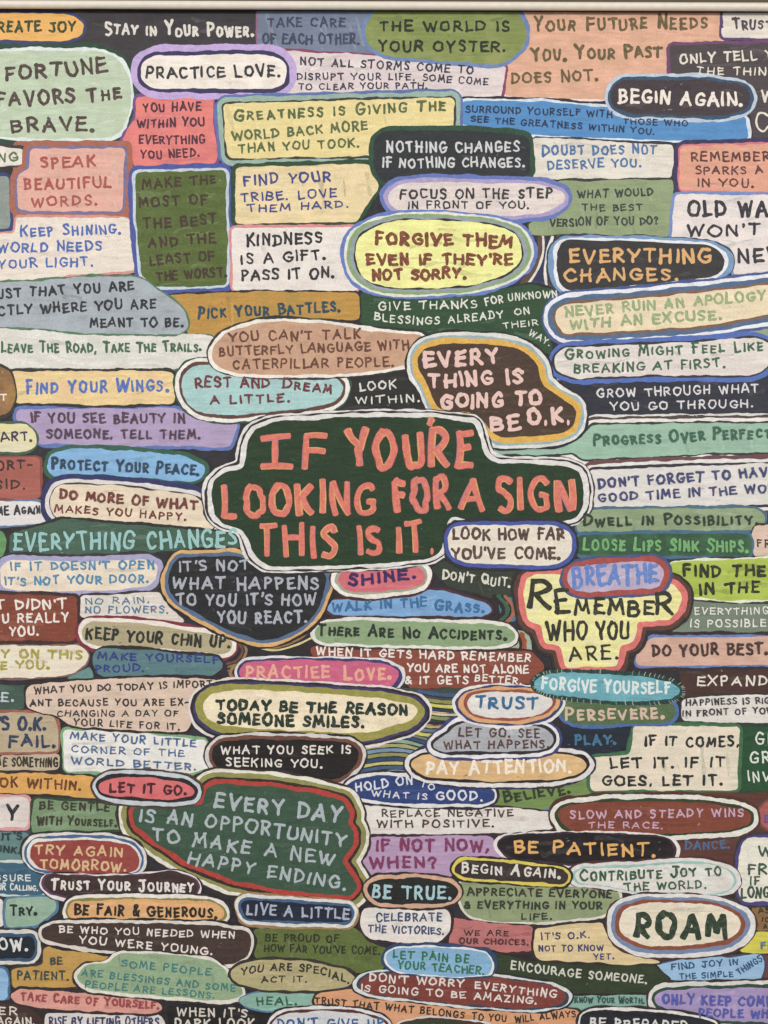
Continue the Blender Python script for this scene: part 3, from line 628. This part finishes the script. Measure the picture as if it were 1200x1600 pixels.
# --- right column
panel('box', 'white', '#d7d0cd', [922,735, 1000,732, 1100,728, 1330,722, 1330,788, 1200,788, 1100,790, 925,792, 928,765], '4#33313a 5#d8d4cf 6#6a4548', '#3c406e', 'DON\'T FORGET TO HAVE~934,765,1214,744,17\nGOOD TIME IN THE WORLD~934,786,1242,768,15', t=1.05)
panel('oval', 'sage green', '#899b76', [903,806, 915,798, 1050,796, 1180,795, 1195,808, 1188,822, 1150,832, 903,833], '4#45687e', '#2c382b', 'Dwell in Possibility.~911,823,1185,820,20', ratio=.78)
panel('box', 'beige', '#ccb29f', [1180,822, 1330,818, 1330,868, 1180,870, 1172,850], '3#3a3033', '#383131', 'FR~1182,856,1204,856,13')
panel('box', 'dark green', '#2f5238', [903,837, 1050,834, 1170,835, 1175,850, 1170,868, 903,867], '5#3e637f', '#6ca667', 'Loose Lips Sink Ships.~910,861,1170,863,23', ratio=.82, t=.95, fill2='#3f6a48')
panel('box', 'grey green', '#6c7967', [1060,940, 1330,935, 1330,988, 1050,991], '3#2f2f2d', '#d8d8d0', 'EVERYTHING~1084,961,1201,960,12\nIS POSSIBLE.~1078,981,1203,980,13')
panel('box', 'lime green', '#a1b43a', [1046,880, 1120,876, 1330,870, 1330,930, 1140,938, 1080,932, 1056,915], '3#e0e0c6 3#333333', '#2a2d20', 'FIND THE~1066,902,1197,901,20\nIN THE~1092,930,1188,927,20', t=1.1)
panel('box', 'dark brown', '#442c27', [1060,1042, 1330,1040, 1330,1092, 1070,1092], '', '#ded6ca', 'EXPAND~1089,1072,1199,1071,16')
panel('box', 'dusty pink', '#c89f8b', [1012,1001, 1020,996, 1330,995, 1330,1036, 1000,1040, 993,1035, 1000,1015], '3#5d76ae 5#33282a', '#432f2b', 'DO YOUR BEST.~1018,1027,1200,1023,20')
panel('box', 'white', '#d7d1cb', [1066,1093, 1110,1088, 1330,1083, 1330,1132, 1200,1130, 1066,1126], '3#332e30', '#353038', 'HAPPINESS IS RIGHT~1071,1103,1224,1099,11\nIN FRONT OF YOU~1066,1120,1207,1115,11', t=.95)
panel('box', 'deep green', '#234a2d', [1160,1136, 1330,1136, 1330,1238, 1157,1236], '5#2a3a30', '#d6dace', 'GI~1180,1164,1204,1163,19\nGR~1171,1194,1203,1194,20\nINV~1168,1221,1203,1221,16', t=.85)
panel('box', 'green', '#6b8547', [775,1222, 925,1215, 922,1242, 872,1252, 850,1264, 775,1262], '4#4f78a0', '#303826', 'Believe.~787,1255,892,1240,19', ratio=.85)
panel('box', 'navy', '#1f2632', [862,1138, 985,1134, 988,1180, 930,1182, 880,1172], '', '#3c6d8d', 'PLAY.~897,1165,963,1164,18', t=1.1)
panel('box', 'cream', '#d4cab4', [990,1134, 1155,1136, 1152,1234, 925,1234, 922,1225, 925,1184, 985,1180], '5#3b6947', '#282a28', 'IF IT COMES,~1007,1166,1155,1168,18\nLET IT. IF IT~952,1202,1134,1199,18\nGOES, LET IT.~940,1228,1130,1228,18', t=1.1)
panel('box', 'brown', '#59362d', [1040,1240, 1330,1238, 1330,1370, 1040,1362], '', '#48648a', 'DANCE.~1070,1329,1141,1326,14')
panel('oval', 'brick red', '#9f514a', [1186,1280, 1190,1260, 1205,1250, 1330,1248, 1330,1302, 1198,1296], '3#6e4a40', '#654787', 'E~1195,1286,1205,1286,15')
panel('box', 'white', '#d5ccc5', [562,1258, 640,1262, 780,1262, 858,1268, 875,1285, 862,1294, 780,1302, 700,1304, 575,1304], '3#3a2c2e', '#493937', 'REPLACE NEGATIVE~596,1277,802,1276,13\nWITH POSITIVE.~588,1294,772,1293,13')
panel('box', 'lavender', '#b191b4', [575,1308, 765,1306, 775,1320, 800,1348, 710,1352, 705,1370, 570,1372, 560,1345], '3#3a2a30', '#7b2c58', 'IF NOT NOW,~587,1331,764,1331,21\nWHEN?~577,1357,683,1356,20', t=1.0)
panel('box', 'sage green', '#87936b', [716,1378, 800,1380, 880,1385, 965,1392, 968,1405, 945,1430, 860,1440, 770,1440, 730,1430, 718,1405], '4#d6d0c6 3#3a302c', '#31342d', 'APPRECIATE EVERYONE~729,1399,957,1404,14\n& EVERYTHING IN YOUR~725,1420,941,1421,13\nLIFE.~814,1438,863,1437,11', r=12, t=1.05)
panel('box', 'dark brown', '#6a3f36', [1190,1490, 1330,1488, 1330,1542, 1185,1540], '')
panel('box', 'brown', '#85643a', [1176,1412, 1330,1415, 1330,1464, 1178,1458], '', '#362e2a', 'AS~1184,1428,1203,1427,10\n10~1190,1441,1203,1441,9\nAS~1192,1452,1206,1452,9')
panel('box', 'yellow', '#c8c03c', [1155,1470, 1180,1457, 1330,1455, 1330,1490, 1155,1488], '3#332c2c', '#4d6e96', 'FR~1188,1484,1210,1484,14', t=1.1)
panel('box', 'sky blue', '#8eb3d1', [1022,1508, 1060,1500, 1190,1492, 1195,1510, 1186,1537, 1050,1542], '3#44405a', '#304d77', 'FIND JOY IN~1049,1516,1154,1508,11\nTHE SIMPLE~1061,1531,1146,1527,10\nTHINGS.~1154,1524,1196,1499,11')
panel('box', 'mint green', '#7aa395', [889,1551, 950,1548, 1025,1552, 1020,1576, 950,1578, 880,1578, 890,1562], '', '#2d4840', 'Know Your Worth.~897,1567,1007,1568,12', ratio=.85, t=.8)
panel('box', 'rose', '#b26967', [706,1435, 770,1444, 832,1449, 834,1486, 760,1489, 700,1477], '3#3a2a2a', '#472c30', 'WE ARE~725,1462,795,1463,10\nOUR CHOICES.~717,1474,826,1477,10')
panel('box', 'dark green', '#333f2a', [765,1487, 830,1503, 950,1510, 1020,1508, 1045,1530, 1052,1550, 900,1552, 800,1530, 765,1518], '3#2a2626', '#cdcdbe', 'ENCOURAGE SOMEONE.~797,1514,1011,1536,14,3')
panel('box', 'pale yellow', '#dbc390', [836,1450, 940,1441, 950,1470, 990,1490, 1035,1504, 980,1506, 840,1499, 833,1480], '3#332c2a', '#393d68', 'IT\'S O.K.~845,1469,922,1466,12\nNOT TO KNOW~841,1487,943,1486,11\nYET.~927,1500,960,1499,10')
panel('box', 'white', '#d7d2c4', [1160,1318, 1170,1310, 1330,1305, 1330,1412, 1165,1408, 1155,1400, 1155,1340], '5#463f78 4#332f35', '#395241', 'W~1185,1338,1207,1338,19\nFRO~1168,1367,1218,1366,18\nIF I~1171,1384,1204,1384,15\nLONG~1157,1404,1203,1404,18')
panel('oval', 'lavender', '#a48fbc', [1025,1555, 1040,1548, 1100,1546, 1330,1543, 1330,1604, 1120,1592, 1050,1580, 1025,1568], '5#2f4a3a 6#d8d3cc 3#3a2c2e', '#4b54a6', 'ONLY KEEP COMP~1034,1569,1207,1573,17\nPEOPLE WHO~1091,1589,1215,1592,15', r=14)
# --- middle, below the centre
panel('box', 'dark green', '#333a30', [672,888, 690,878, 760,880, 830,895, 822,945, 760,932, 700,916], '', '#d3d0c2', 'Don\'t Quit.~690,906,798,918,18', ratio=.85, t=.95)
panel('box', 'teal blue', '#3f7391', [780,932, 806,936, 806,972, 784,972], '')
stripes('contour_lines', 'green and rust curved stripes beside the blue patch', [
 ('#2a2224', 7, [772,932, 784,945, 786,958, 774,970]), ('#38604a', 7, [779,932, 791,946, 792,960, 779,972]),
 ('#2a2224', 4, [785,932, 797,946, 797,960, 786,972]), ('#a05f45', 7, [789,933, 800,948, 800,962, 788,974])], 5)
panel('box', 'sage', '#93a78c', [800,985, 830,985, 830,1022, 800,1022], '3#2b2426')
stripes('contour_lines', 'rust and dark short bars', [('#2a2224', 6, [810,994, 814,1004, 813,1020]), ('#9c4b30', 8, [815,992, 819,1004, 818,1020])], 6)
panel('box', 'rust red', '#83402e', [485,1012, 520,1008, 700,1014, 830,1018, 850,1040, 832,1068, 740,1076, 640,1076, 632,1045, 600,1032, 490,1030], '3#3a2220', '#e3dad3', 'WHEN IT GETS HARD REMEMBER~494,1024,830,1035,14\nYOU ARE NOT ALONE~636,1050,826,1053,14\n& IT GETS~632,1069,732,1070,14\nBETTER.~741,1064,815,1070,12', t=1.1)
panel('cloud', 'sky blue', '#73a0cf', [507,950, 515,940, 570,936, 630,933, 660,924, 690,922, 730,935, 765,945, 770,955, 755,963, 680,962, 560,963, 520,960], '4#4a2b2d', '#2f6898', 'WALK IN THE~519,957,668,948,16\nGrass.~678,955,757,959,20', r=10, t=1.05)
panel('oval', 'sage green', '#839b71', [492,985, 505,974, 560,971, 760,976, 795,982, 805,995, 795,1005, 770,1009, 600,1006, 510,1003, 494,997], '5#ddd8d0 3#352a2a', '#273029', 'There Are No Accidents.~496,994,792,1001,21', ratio=.76)
stripes('contour_lines', 'thin gold and brown arcs in the dark gap', [
 ('#8d6a3c', 4, [486,985, 460,1002, 425,1012, 385,1004]), ('#d6c48f', 3, [486,997, 462,1008, 428,1016, 388,1008]),
 ('#6d4a3a', 4, [374,1005, 379,1018, 370,1032, 355,1037]), ('#8d7050', 4, [379,1003, 385,1018, 374,1036, 357,1042]),
 ('#8a4a44', 4, [357,1048, 364,1058, 366,1066]), ('#8f7440', 5, [366,1040, 360,1052, 370,1066])], 8)
panel('cloud', 'black', '#252629', [262,905, 270,885, 280,872, 370,868, 400,885, 505,893, 512,905, 505,930, 492,960, 470,980, 430,998, 405,1000, 360,985, 310,960, 280,940, 265,925], '6#4e6583 5#d0a367 3#2a2222', '#a7a9b4', 'IT\'S NOT~279,895,390,891,18\nWHAT HAPPENS~269,921,499,922,21\nTO YOU IT\'S HOW~275,947,494,947,20\nYOU REACT.~339,975,480,974,20', t=1.05)
panel('oval', 'pink', '#c7587c', [375,1048, 385,1035, 420,1033, 520,1033, 600,1037, 622,1048, 622,1060, 610,1075, 550,1072, 400,1066, 380,1060], '5#3d3464 4#d0d0d0', '#e0a087', 'PRACTIEE~384,1062,516,1059,21\nLove.~536,1063,612,1063,25', r=18, t=1.1, ds=(.7, 1, 1, 1))
panel('box', 'dark olive', '#39443f', [560,1076, 745,1076, 740,1130, 700,1150, 690,1200, 640,1225, 545,1222, 560,1160, 660,1150], '')
bands = [('#37507a',1080),('#8b8a4a',1091),('#c8c257',1098),('#2f3a45',1105),('#cbb894',1110),('#7f8a55',1117),('#2b2f36',1124),('#b59a6a',1129),('#5c7487',1136),('#bdb84e',1143),('#6d7560',1150),('#39466b',1156),('#87a58d',1163),('#a39b6a',1170),('#6d8aa6',1177),('#8b8747',1184),('#2e4468',1191),('#c2b766',1197),('#3a5479',1204),('#a9b4c0',1210)]
its = []
for c, y in bands:
    xa = 655 if y < 1120 else (640 if y < 1150 else 566); xb = 745 if y < 1120 else (715 if y < 1150 else 668)
    s = 5 if y < 1150 else -5
    its.append((c, 5.2, [xa, y, (xa * 2 + xb) / 3, y + s, (xa + 2 * xb) / 3, y + s + 1, xb, y - s * .4 + 3]))
    its.append(('#26282c', 1.6, [xa, y + 3.6, (xa * 2 + xb) / 3, y + s + 3.8, (xa + 2 * xb) / 3, y + s + 4.6, xb, y - s * .4 + 6.6]))
stripes('contour_lines', 'many thin wavy stripes in yellow green blue and tan', its, 9)
panel('oval', 'cream', '#dfcfb0', [318,1100, 330,1085, 370,1078, 480,1084, 600,1092, 645,1102, 652,1112, 640,1125, 590,1140, 560,1145, 420,1138, 340,1130, 322,1118], '12#96903e 4#3a3560 4#2b2528 4#d9d0cc', '#233228', 'TODAY BE THE REASON~337,1110,638,1119,20\nSOMEONE SMILES.~338,1132,570,1139,20', t=1.3, r=20, ds=(.8, 1, 1, 1))
panel('oval', 'black', '#221e1f', [332,1175, 345,1160, 400,1156, 480,1158, 545,1162, 560,1172, 558,1190, 545,1205, 525,1218, 440,1212, 345,1200, 333,1190], '6#6a4235 4#d0cbc6 3#2b2526', '#ded7cc', 'WHAT YOU SEEK IS~345,1179,549,1178,14\nSEEKING YOU.~352,1197,504,1200,14', r=16)
panel('oval', 'navy blue', '#2c4077', [538,1232, 555,1218, 600,1212, 660,1217, 740,1226, 770,1236, 772,1248, 755,1255, 640,1254, 560,1247], '5#d6d3d0 3#2b2830', '#d6d6da', 'HOLD ON~555,1237,646,1226,15\nTO~656,1229,678,1236,11\nWHAT IS~580,1244,668,1250,11\nGOOD.~680,1250,754,1251,16', r=16)
panel('oval', 'tan', '#cfa872', [642,1192, 660,1180, 720,1177, 860,1178, 910,1185, 918,1195, 905,1208, 860,1218, 760,1219, 670,1213, 648,1203], '4#2d2628 6#d8d5d0 3#33304a', '#e9dece', 'PAY ATTENTION.~666,1211,893,1207,22', t=1.1, r=18)
panel('cloud', 'grey', '#a6a9af', [676,1165, 683,1156, 700,1147, 712,1134, 736,1128, 800,1131, 850,1138, 866,1150, 862,1165, 840,1172, 740,1174, 690,1173], '5#2d2b30 5#d5d5d5 4#3b4070', '#583d39', 'LET GO. SEE~716,1151,844,1153,15\nWHAT HAPPENS.~693,1171,858,1169,14', r=10)
panel('oval', 'green', '#526944', [872,1092, 1000,1098, 1050,1096, 1056,1115, 1045,1128, 900,1132, 878,1120], '5#45689e', '#cdb19b', 'Persevere.~883,1127,1038,1123,22', r=12, ratio=.85, t=1.1)
panel('oval', 'white', '#dbd5cf', [728,1100, 735,1088, 760,1082, 830,1083, 860,1090, 862,1098, 850,1112, 810,1120, 770,1120, 738,1113], '5#8d4937 7#cf9965 4#3b3e6f 5#d6d3d0', '#2d638e', 'TRUST~741,1106,841,1109,20', t=1.15, r=16, ds=(.6, .8, 1, 1))
panel('cloud', 'yellow', '#e2db8f', [818,925, 822,905, 840,897, 880,897, 900,915, 1000,925, 1050,912, 1066,930, 1062,952, 1045,967, 996,971, 992,998, 984,1005, 969,1008, 964,1040, 884,1043, 876,1008, 852,1004, 845,976, 826,970], '9#d86e6a 6#5a3a30 4#2b2726', '#30302a', 'R~822,958,864,958,53\nE~868,959,888,958,40\nMEMBE~896,960,1022,963,27,0,1.15\nR~1027,964,1050,963,38\nWHO~853,1002,919,1001,32\nYOU~930,1000,984,999,31\nARE.~888,1034,967,1031,24', r=6, t=.85, ink2='#5a5a3c', fill2='#dcd6a8')
panel('oval', 'lilac', '#b6a5bf', [886,905, 893,888, 930,883, 1020,878, 1037,888, 1036,905, 1028,917, 960,921, 920,924, 895,920], '8#a2463e 4#45507b', '#5f7fc2', 'BREATHE~894,919,1030,912,34', r=14, t=.9)
turq = panel('oval', 'turquoise', '#5c9eab', [835,1065, 850,1055, 900,1052, 1000,1058, 1050,1067, 1064,1080, 1050,1090, 1000,1095, 930,1092, 860,1083, 838,1075], '6#27403a', '#d2dcdb', 'FORGIVE YOURSELF~845,1077,1048,1084,21,3', r=16, t=1.05, fill2='#6fb0ba')
ticks = []
_r = random.Random(4)
for k in range(78):
    a = 2 * math.pi * k / 78
    cx, cy = 950 + 118 * math.copysign(abs(math.cos(a)) ** .7, math.cos(a)), 1073.5 + 24.5 * math.copysign(abs(math.sin(a)) ** .75, math.sin(a)) + (math.cos(a)) * 7
    nx, ny = math.cos(a) * .5, math.sin(a)
    ticks.append((_r.choice(['#7d9385', '#6f8a80', '#a4aa98', '#1f2c29', '#1f2c29', '#959876']), 1.3, [cx - nx * 3, cy - ny * 3, cx, cy, cx + nx * 2.5 + 1, cy + ny * 2.5]))
stripes('stitch_marks', 'short pale stitches round the turquoise oval', ticks, 12, turq)
panel('oval', 'pink', '#ce6971', [527,905, 535,893, 560,887, 600,884, 650,884, 664,895, 660,910, 640,918, 580,924, 540,922], '4#9a9985 6#dcd6cc 3#4a2b2b', '#3d235c', 'SHINE.~545,917,650,905,20', t=1.25, r=16)
panel('cloud', 'deep green', '#36503e', [208,1268, 214,1259, 318,1258, 323,1232, 335,1225, 420,1229, 490,1240, 537,1252, 547,1272, 542,1286, 553,1300, 553,1318, 534,1345, 547,1366, 559,1386, 546,1399, 480,1394, 420,1386, 360,1373, 290,1345, 240,1312, 212,1290], '7#ad342a 4#33271f 7#858549 5#d8d3c5 3#3a2a28', '#a7b1b6', 'EVERY DAY~333,1262,533,1287,27\nIS AN OPPORTUNITY~217,1284,540,1326,23,-4\nTO MAKE A NEW~235,1315,522,1354,22,-2\nHAPPY ENDING.~293,1350,540,1392,21', r=6, t=1.0)
panel('oval', 'pink red', '#ce6367', [155,1227, 170,1217, 230,1215, 290,1224, 304,1235, 300,1244, 270,1248, 180,1243, 160,1237], '5#2d2628 6#b8bec4 3#46392f', '#492027', 'LET IT GO.~171,1239,292,1243,17', r=16, t=1.2)
panel('oval', 'rust red', '#7b3d2b', [870,1270, 885,1260, 950,1254, 1080,1254, 1150,1262, 1173,1272, 1172,1285, 1150,1294, 1050,1301, 900,1299, 880,1290], '4#334029 7#ddd8d0 4#4f2f28', '#c49fb6', 'SLOW AND STEADY WINS~890,1280,1162,1276,14\nTHE RACE.~919,1294,1036,1295,11', r=18)
panel('oval', 'black', '#251f22', [778,1320, 790,1308, 880,1303, 1000,1306, 1045,1312, 1053,1325, 1049,1341, 1030,1351, 900,1348, 800,1340], '4#3b2838 5#d5d0c8', '#dfa95b', 'BE PATIENT.~802,1333,1025,1339,21', r=18, t=1.05, ds=(.45, 1, 1, 1))
panel('oval', 'pale green white', '#d8d6ce', [898,1368, 910,1358, 990,1356, 1060,1350, 1110,1352, 1138,1362, 1147,1375, 1140,1388, 1120,1395, 1010,1395, 970,1385, 905,1378], '4#8eb4af 7#d5d2cc 3#4a2f2c', '#375742', 'Contribute Joy to~906,1378,1128,1369,19\nTHE WORLD.~975,1392,1104,1389,14', r=16, ratio=.82, ds=(.8, .5, 1, 1))
panel('oval', 'dark brown', '#392e2b', [708,1358, 720,1344, 800,1350, 875,1358, 889,1368, 882,1380, 800,1375, 722,1370], '4#d5c149 3#2b2523', '#d8d3ca', 'Begin Again.~720,1364,876,1372,19', r=12, ratio=.82)
panel('oval', 'white', '#d7d1ca', [567,1418, 640,1420, 700,1422, 705,1440, 700,1458, 685,1472, 620,1472, 575,1465, 565,1450], '4#33282a', '#3b4c6e', 'CELEBRATE~587,1440,691,1440,14\nTHE VICTORIES.~575,1457,694,1461,13', r=14)
panel('oval', 'black', '#232423', [574,1387, 588,1375, 650,1372, 702,1379, 716,1391, 711,1403, 690,1411, 640,1411, 590,1409, 578,1398], '6#cea285 3#2b2726', '#a2c4ca', 'BE TRUE.~581,1405,706,1406,22', r=16)
panel('oval', 'cream', '#dbcfb7', [968,1440, 975,1420, 1000,1412, 1080,1412, 1130,1418, 1155,1435, 1155,1455, 1130,1470, 1060,1477, 1000,1475, 972,1460], '9#82442d 9#7283a4 10#dad8d6 4#4a2f28', '#2c3d2d', 'ROAM~990,1466,1138,1470,44', r=22, t=1.1, ds=(.5, .68, .7, .85))
panel('box', 'olive', '#5a6932', [396,1452, 470,1448, 556,1450, 575,1472, 610,1484, 600,1515, 560,1520, 480,1504, 398,1497], '', '#303324', 'BE PROUD OF~414,1471,530,1473,13\nHOW FAR YOU\'VE COME.~412,1487,594,1492,13')
panel('box', 'navy', '#1e2637', [376,1412, 385,1406, 460,1411, 545,1417, 550,1426, 545,1440, 450,1438, 385,1435], '4#3a597c 5#d6d3cb 3#97774f', '#a4acc2', 'LIVE A LITTLE~385,1429,546,1437,18')
panel('oval', 'red', '#903932', [47,1328, 55,1317, 100,1314, 170,1315, 205,1323, 217,1340, 213,1358, 190,1366, 100,1362, 60,1354, 48,1340], '4#d8d3cd 4#3e5e87 4#d6d1cb 3#2c2a30', '#d1b381', 'TRY AGAIN~54,1335,192,1339,16\nTOMORROW.~62,1358,197,1362,17', r=16, t=1.05, ds=(1, .6, 1, 1))
panel('oval', 'dark plum', '#402f2e', [67,1380, 78,1367, 150,1371, 215,1369, 270,1362, 300,1372, 310,1386, 302,1400, 200,1404, 120,1403, 80,1394], '3#5a3a55 4#d8d0cb 2#2c2525', '#e0d9d1', 'Trust Your Journey~79,1390,303,1395,20', r=14, ratio=.76, ds=(.45, 1, 1, 1))
panel('oval', 'peach orange', '#dba46b', [107,1420, 115,1410, 200,1406, 330,1410, 348,1420, 350,1430, 340,1438, 250,1441, 130,1439, 110,1432], '4#7c793b 5#dbd5cc 3#2f2a2f', '#272423', 'Be Fair & Generous.~115,1430,340,1435,20', r=14, ratio=.86, t=1.05)
panel('oval', 'dark brown', '#42322d', [66,1452, 80,1445, 150,1443, 330,1446, 385,1455, 392,1470, 388,1490, 360,1508, 300,1498, 180,1485, 100,1475, 68,1465], '5#d8d0c8 3#2c2525', '#e3dad1', 'BE WHO YOU NEEDED WHEN~92,1457,367,1467,12\nYOU WERE YOUNG.~123,1474,332,1492,13', r=14)
panel('oval', 'pink', '#ce9084', [18,1555, 30,1547, 100,1550, 200,1560, 248,1567, 254,1576, 240,1582, 120,1578, 60,1573, 25,1565], '4#33292a', '#973d41', 'Take Care of Yourself.~31,1563,249,1577,15', r=12, ratio=.86)
panel('cloud', 'sage green', '#8aa07c', [120,1523, 135,1508, 168,1506, 184,1491, 240,1489, 330,1500, 352,1515, 355,1530, 380,1545, 378,1557, 350,1563, 280,1558, 140,1545, 124,1534], '5#dcd8cc 3#2d2a28', '#3b7674', 'SOME PEOPLE~189,1511,330,1525,13\nARE BLESSINGS AND SOME~127,1525,368,1550,12\nPEOPLE ARE LESSONS.~133,1543,335,1561,12', r=6, ds=(.6, 1, 1, 1))
panel('box', 'mint green', '#83af9e', [372,1562, 400,1552, 492,1547, 490,1570, 480,1577, 420,1580, 385,1572], '3#4f6f9a', '#305d47', 'HEAL.~400,1571,464,1570,14')
panel('box', 'peach orange', '#ce9367', [488,1560, 500,1550, 555,1545, 562,1556, 680,1570, 780,1580, 880,1576, 905,1580, 908,1600, 905,1680, 700,1680, 560,1592, 495,1575], '3#332a28', '#372c25', 'TRUST THAT WHAT BELONGS~491,1568,726,1591,12\nTO YOU~737,1593,791,1597,12\nWILL ALWAYS~804,1598,900,1589,12')
panel('oval', 'khaki', '#afa275', [358,1520, 375,1506, 420,1500, 480,1503, 540,1515, 556,1528, 545,1540, 480,1547, 420,1546, 370,1535], '4#322c2a', '#302e29', 'YOU ARE SPECIAL.~376,1525,546,1537,13,-14\nACT IT.~408,1535,480,1535,11', r=20)
panel('oval', 'rust red', '#7d3b32', [558,1540, 572,1524, 640,1518, 780,1529, 860,1540, 886,1555, 878,1568, 840,1574, 780,1572, 680,1563, 578,1551], '4#2f4054 5#d0d2d0 3#2b2b33', '#dcd4ce', 'DON\'T WORRY~576,1533,725,1543,14\nEVERYTHING~741,1544,869,1560,13\nIS GOING TO BE AMAZING.~563,1548,839,1569,12', r=14, ds=(.55, .6, 1, 1))
panel('oval', 'sky blue', '#7fafd1', [605,1490, 620,1482, 700,1482, 760,1490, 770,1505, 765,1522, 700,1525, 620,1517, 605,1505], '3#d6d6d6 5#2f4468', '#2f6c4d', 'LET PAIN BE~613,1497,733,1505,14\nYOUR TEACHER.~620,1513,757,1523,14', r=14, ds=(1, .4, 1, 1))
panel('oval', 'pale grey', '#cecfd2', [425,1600, 440,1586, 500,1580, 560,1584, 605,1597, 606,1680, 425,1680], '4#5a3030 4#d6d1ce 3#2b2a33', '#375788', 'DON\'T GIVE UP~432,1606,600,1606,16', r=16)
panel('oval', 'dark green', '#323f2b', [618,1602, 680,1593, 770,1605, 770,1680, 615,1680], '3#4a2f28 3#d0cbc6', r=16)
panel('oval', 'navy', '#21232a', [908,1587, 925,1579, 1000,1580, 1090,1590, 1120,1600, 1120,1680, 905,1680], '4#d8d4d0 3#2f2a2c', '#d3d2ce', 'BE PREPARED~920,1605,1075,1611,16', r=14)
# --- the big sign in the centre
hero = panel('cloud', 'dark green', '#213921', [332,775, 335,752, 350,739, 382,731, 386,712, 387,690, 400,669, 430,660, 500,655, 590,652, 680,653, 742,661, 750,690, 757,712, 775,724, 830,726, 880,727, 905,737, 912,760, 910,795, 895,812, 860,815, 730,812, 708,805, 698,812, 692,835, 690,860, 670,872, 600,880, 480,884, 420,885, 398,870, 388,838, 376,824, 350,819, 336,806], '11#d9d6d2 4#2f2a2a 5#d3cfcc 2#33302f', '#d36f5e',
 '|F~403,736,511,735,58\nYOURE~543,736,742,731,66\n\'~668,700,674,700,46,0,1.2\nLOOKING~345,810,590,805,58\nFOR~613,806,705,801,59\nA~719,800,759,798,57\nSIGN~774,801,898,800,58\nTHIS~400,874,530,873,54\nIS~557,869,600,866,50\nIT.~617,867,682,864,50', t=.84, r=9, halo=(1.16, 1, '#6d3a33', '#dc9a5e', '#b8707c'), ink2='#db8262', ds=(.6, .48, .78, .72))
hero['label'] = 'big dark green curvy patch in the centre reading IF YOURE LOOKING FOR A SIGN'
panel('oval', 'cream', '#dfd4c2', [702,835, 710,824, 740,822, 870,822, 893,835, 892,865, 875,880, 830,882, 730,878, 704,870], '6#3c4e97 4#2b2a33', '#553f39', 'LOOK HOW FAR~707,844,882,844,20\nYOU\'VE COME.~705,874,876,874,20', r=16, t=1.1)

brush_lettering()
